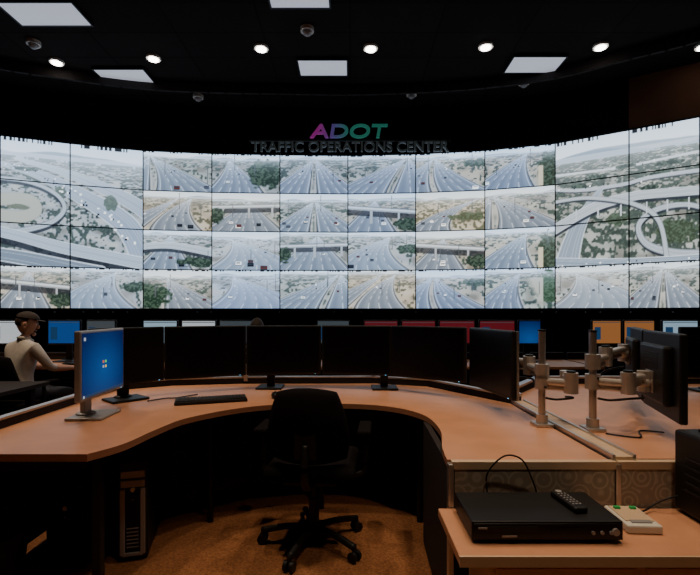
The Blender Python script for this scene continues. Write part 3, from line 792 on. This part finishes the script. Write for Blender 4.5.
# ------------------------------------------------------------------ people
def skinmesh(verts, edges, radii, root, sub=2):
    me = bpy.data.meshes.new('s'); me.from_pydata(verts, edges, []); o = bpy.data.objects.new('s', me); COL.objects.link(o)
    o.modifiers.new('k', 'SKIN')
    for i, r in enumerate(radii):
        rr = r if isinstance(r, tuple) else (r, r)
        me.skin_vertices[0].data[i].radius = rr; me.skin_vertices[0].data[i].use_root = (i == root)
    m = o.modifiers.new('u', 'SUBSURF'); m.levels = sub; m.render_levels = sub
    bpy.context.view_layer.update()
    r = bpy.data.meshes.new_from_object(o.evaluated_get(bpy.context.evaluated_depsgraph_get()))
    bpy.data.objects.remove(o); return r
def person(loc, rz, shirt, head_turn, cap=False, scale=.985):
    b = B()
    V = [(0, 0, .56), (0, .0, .70), (0, .03, .86), (0, .05, 1.00), (0, .06, 1.10), (0, .075, 1.17)]
    R = [(.15, .12), (.14, .105), (.155, .11), (.145, .10), (.058, .058), (.052, .052)]
    Ed = [(i, i+1) for i in range(5)]
    def add(chain, root):
        prev = root
        for c, r in chain:
            V.append(c); R.append(r); Ed.append((prev, len(V)-1)); prev = len(V)-1
    for s in (-1, 1):
        add([((s*.165, .05, 1.03), .062), ((s*.215, .10, .92), .052), ((s*.235, .17, .82), .044), ((s*.20, .32, .80), .038), ((s*.165, .45, .785), .026), ((s*.16, .50, .78), (.034, .02))], 3)
        add([((s*.10, .06, .545), .092), ((s*.13, .28, .54), .078), ((s*.14, .47, .52), .06), ((s*.14, .48, .30), .052), ((s*.14, .46, .11), .038), ((s*.14, .52, .05), .042), ((s*.15, .62, .035), .032)], 0)
    me = skinmesh(V, Ed, R, 0)
    ks = ['skin', shirt, 'jeans', 'black']; ids = [b.mi(k) for k in ks]
    for p in me.polygons:
        c = p.center; p.use_smooth = True
        if c.z < .13: k = 3
        elif c.z > 1.115: k = 0
        elif c.y > .22 and c.z > .68: k = 0
        elif c.z < .635: k = 2
        else: k = 1
        p.material_index = ids[k]
    b.bm.from_mesh(me)
    for s in (-1, 1):
        for fx, ln, sp in [(-.026, .075, -.010), (-.009, .09, -.003), (.009, .085, .004), (.025, .065, .012)]:
            bx = s*.16+fx
            fm = skinmesh([(bx*1, .50, .785), (bx+sp*.3, .53, .793), (bx+sp, .53+ln*.45, .788), (bx+sp*1.2, .53+ln*.8, .768)], [(0, 1), (1, 2), (2, 3)], [.010, .0095, .0085, .007], 0, 1)
            for p in fm.polygons: p.material_index = ids[0]; p.use_smooth = True
            b.bm.from_mesh(fm)
        tx = s*.16-s*.022
        fm = skinmesh([(tx, .485, .782), (tx-s*.02, .505, .782), (tx-s*.032, .535, .775)], [(0, 1), (1, 2)], [.012, .011, .009], 0, 1)
        for p in fm.polygons: p.material_index = ids[0]; p.use_smooth = True
        b.bm.from_mesh(fm)
    b.tube([(-.06, .05, 1.12), (0, .0, 1.13), (.06, .05, 1.12), (.03, .12, 1.095), (0, .13, 1.08), (-.03, .12, 1.095), (-.06, .05, 1.12)], .012, shirt)
    HM = Matrix.Translation((0, .085, 1.262)) @ Matrix.Rotation(head_turn, 4, 'Z') @ Matrix.Rotation(-.18, 4, 'X')
    def part(fn, k, sc, off_, n=24, keep=None):
        t = bmesh.new(); bmesh.ops.create_uvsphere(t, u_segments=n, v_segments=n*2//3, radius=1)
        if keep:
            bmesh.ops.delete(t, geom=[v for v in t.verts if not keep(v.co)], context='VERTS')
        for v in t.verts:
            c = v.co.copy(); c = fn(c) if fn else c
            v.co = Vector((c.x*sc[0], c.y*sc[1], c.z*sc[2]))+Vector(off_)
        b.take(t, k, True, HM)
    def hd(c):
        if c.z < 0: c.x *= 1+.28*c.z; c.y = c.y*(1+.12*c.z) if c.y > 0 else c.y*(1+.42*c.z)
        if c.y > .3: c.y = .3+(c.y-.3)*.9
        if c.z < -.5 and c.y > 0: c.y += .12*(-c.z-.5)
        return c
    part(hd, 'skin', (.075, .097, .118), (0, 0, 0), 32)
    part(None, 'skin', (.012, .02, .022), (0, .094, -.012)); part(None, 'skin', (.017, .013, .010), (0, .099, -.026))
    part(None, 'skin', (.06, .012, .009), (0, .081, .022))
    part(None, 'lip', (.024, .008, .006), (0, .086, -.054)); part(None, 'skin', (.025, .018, .02), (0, .078, -.092))
    for s in (-1, 1):
        part(None, 'eye', (.014, .010, .009), (s*.03, .082, .006)); part(None, 'hair', (.006, .004, .006), (s*.03, .091, .006))
        part(None, 'hair', (.018, .005, .004), (s*.03, .091, .026))
        part(None, 'skin', (.010, .02, .030), (s*.077, -.005, -.005)); part(None, 'skin', (.006, .01, .012), (s*.083, .0, -.03))
    part(hd, 'hair', (.079, .102, .123), (0, -.004, .005), 32, keep=lambda c: (c.z > .42 and c.y < .75) or (c.y < -.25 and c.z > -.30) or (abs(c.x) > .7 and c.z > .12 and c.y < .35))
    if cap:
        part(None, 'cap', (.081, .104, .080), (0, -.002, .050), 28, keep=lambda c: c.z > .0)
        part(None, 'cap', (.058, .055, .006), (0, .10, .053))
    b.done('seated_person', loc, rz, scale=scale)
person((-3.23, 4.38, 0), -.38, 'shirt', -.75, cap=True, scale=.975)
person((-.95, 4.52, 0), 0, 'shirt2', .1, scale=.93)

# ------------------------------------------------------------------ world & camera
w = bpy.data.worlds.new('World'); scene.world = w; w.use_nodes = True
w.node_tree.nodes['Background'].inputs[0].default_value = (.5, .42, .40, 1); w.node_tree.nodes['Background'].inputs[1].default_value = .01
cd = bpy.data.cameras.new('camera'); cam = bpy.data.objects.new('camera', cd); COL.objects.link(cam)
cam.location = (0, 0, 1.35); cam.rotation_euler = (math.radians(90), 0, 0)
cd.sensor_width = 36; cd.lens = 450/700*36; cd.shift_y = 24.5/700; cd.clip_start = .05
scene.camera = cam
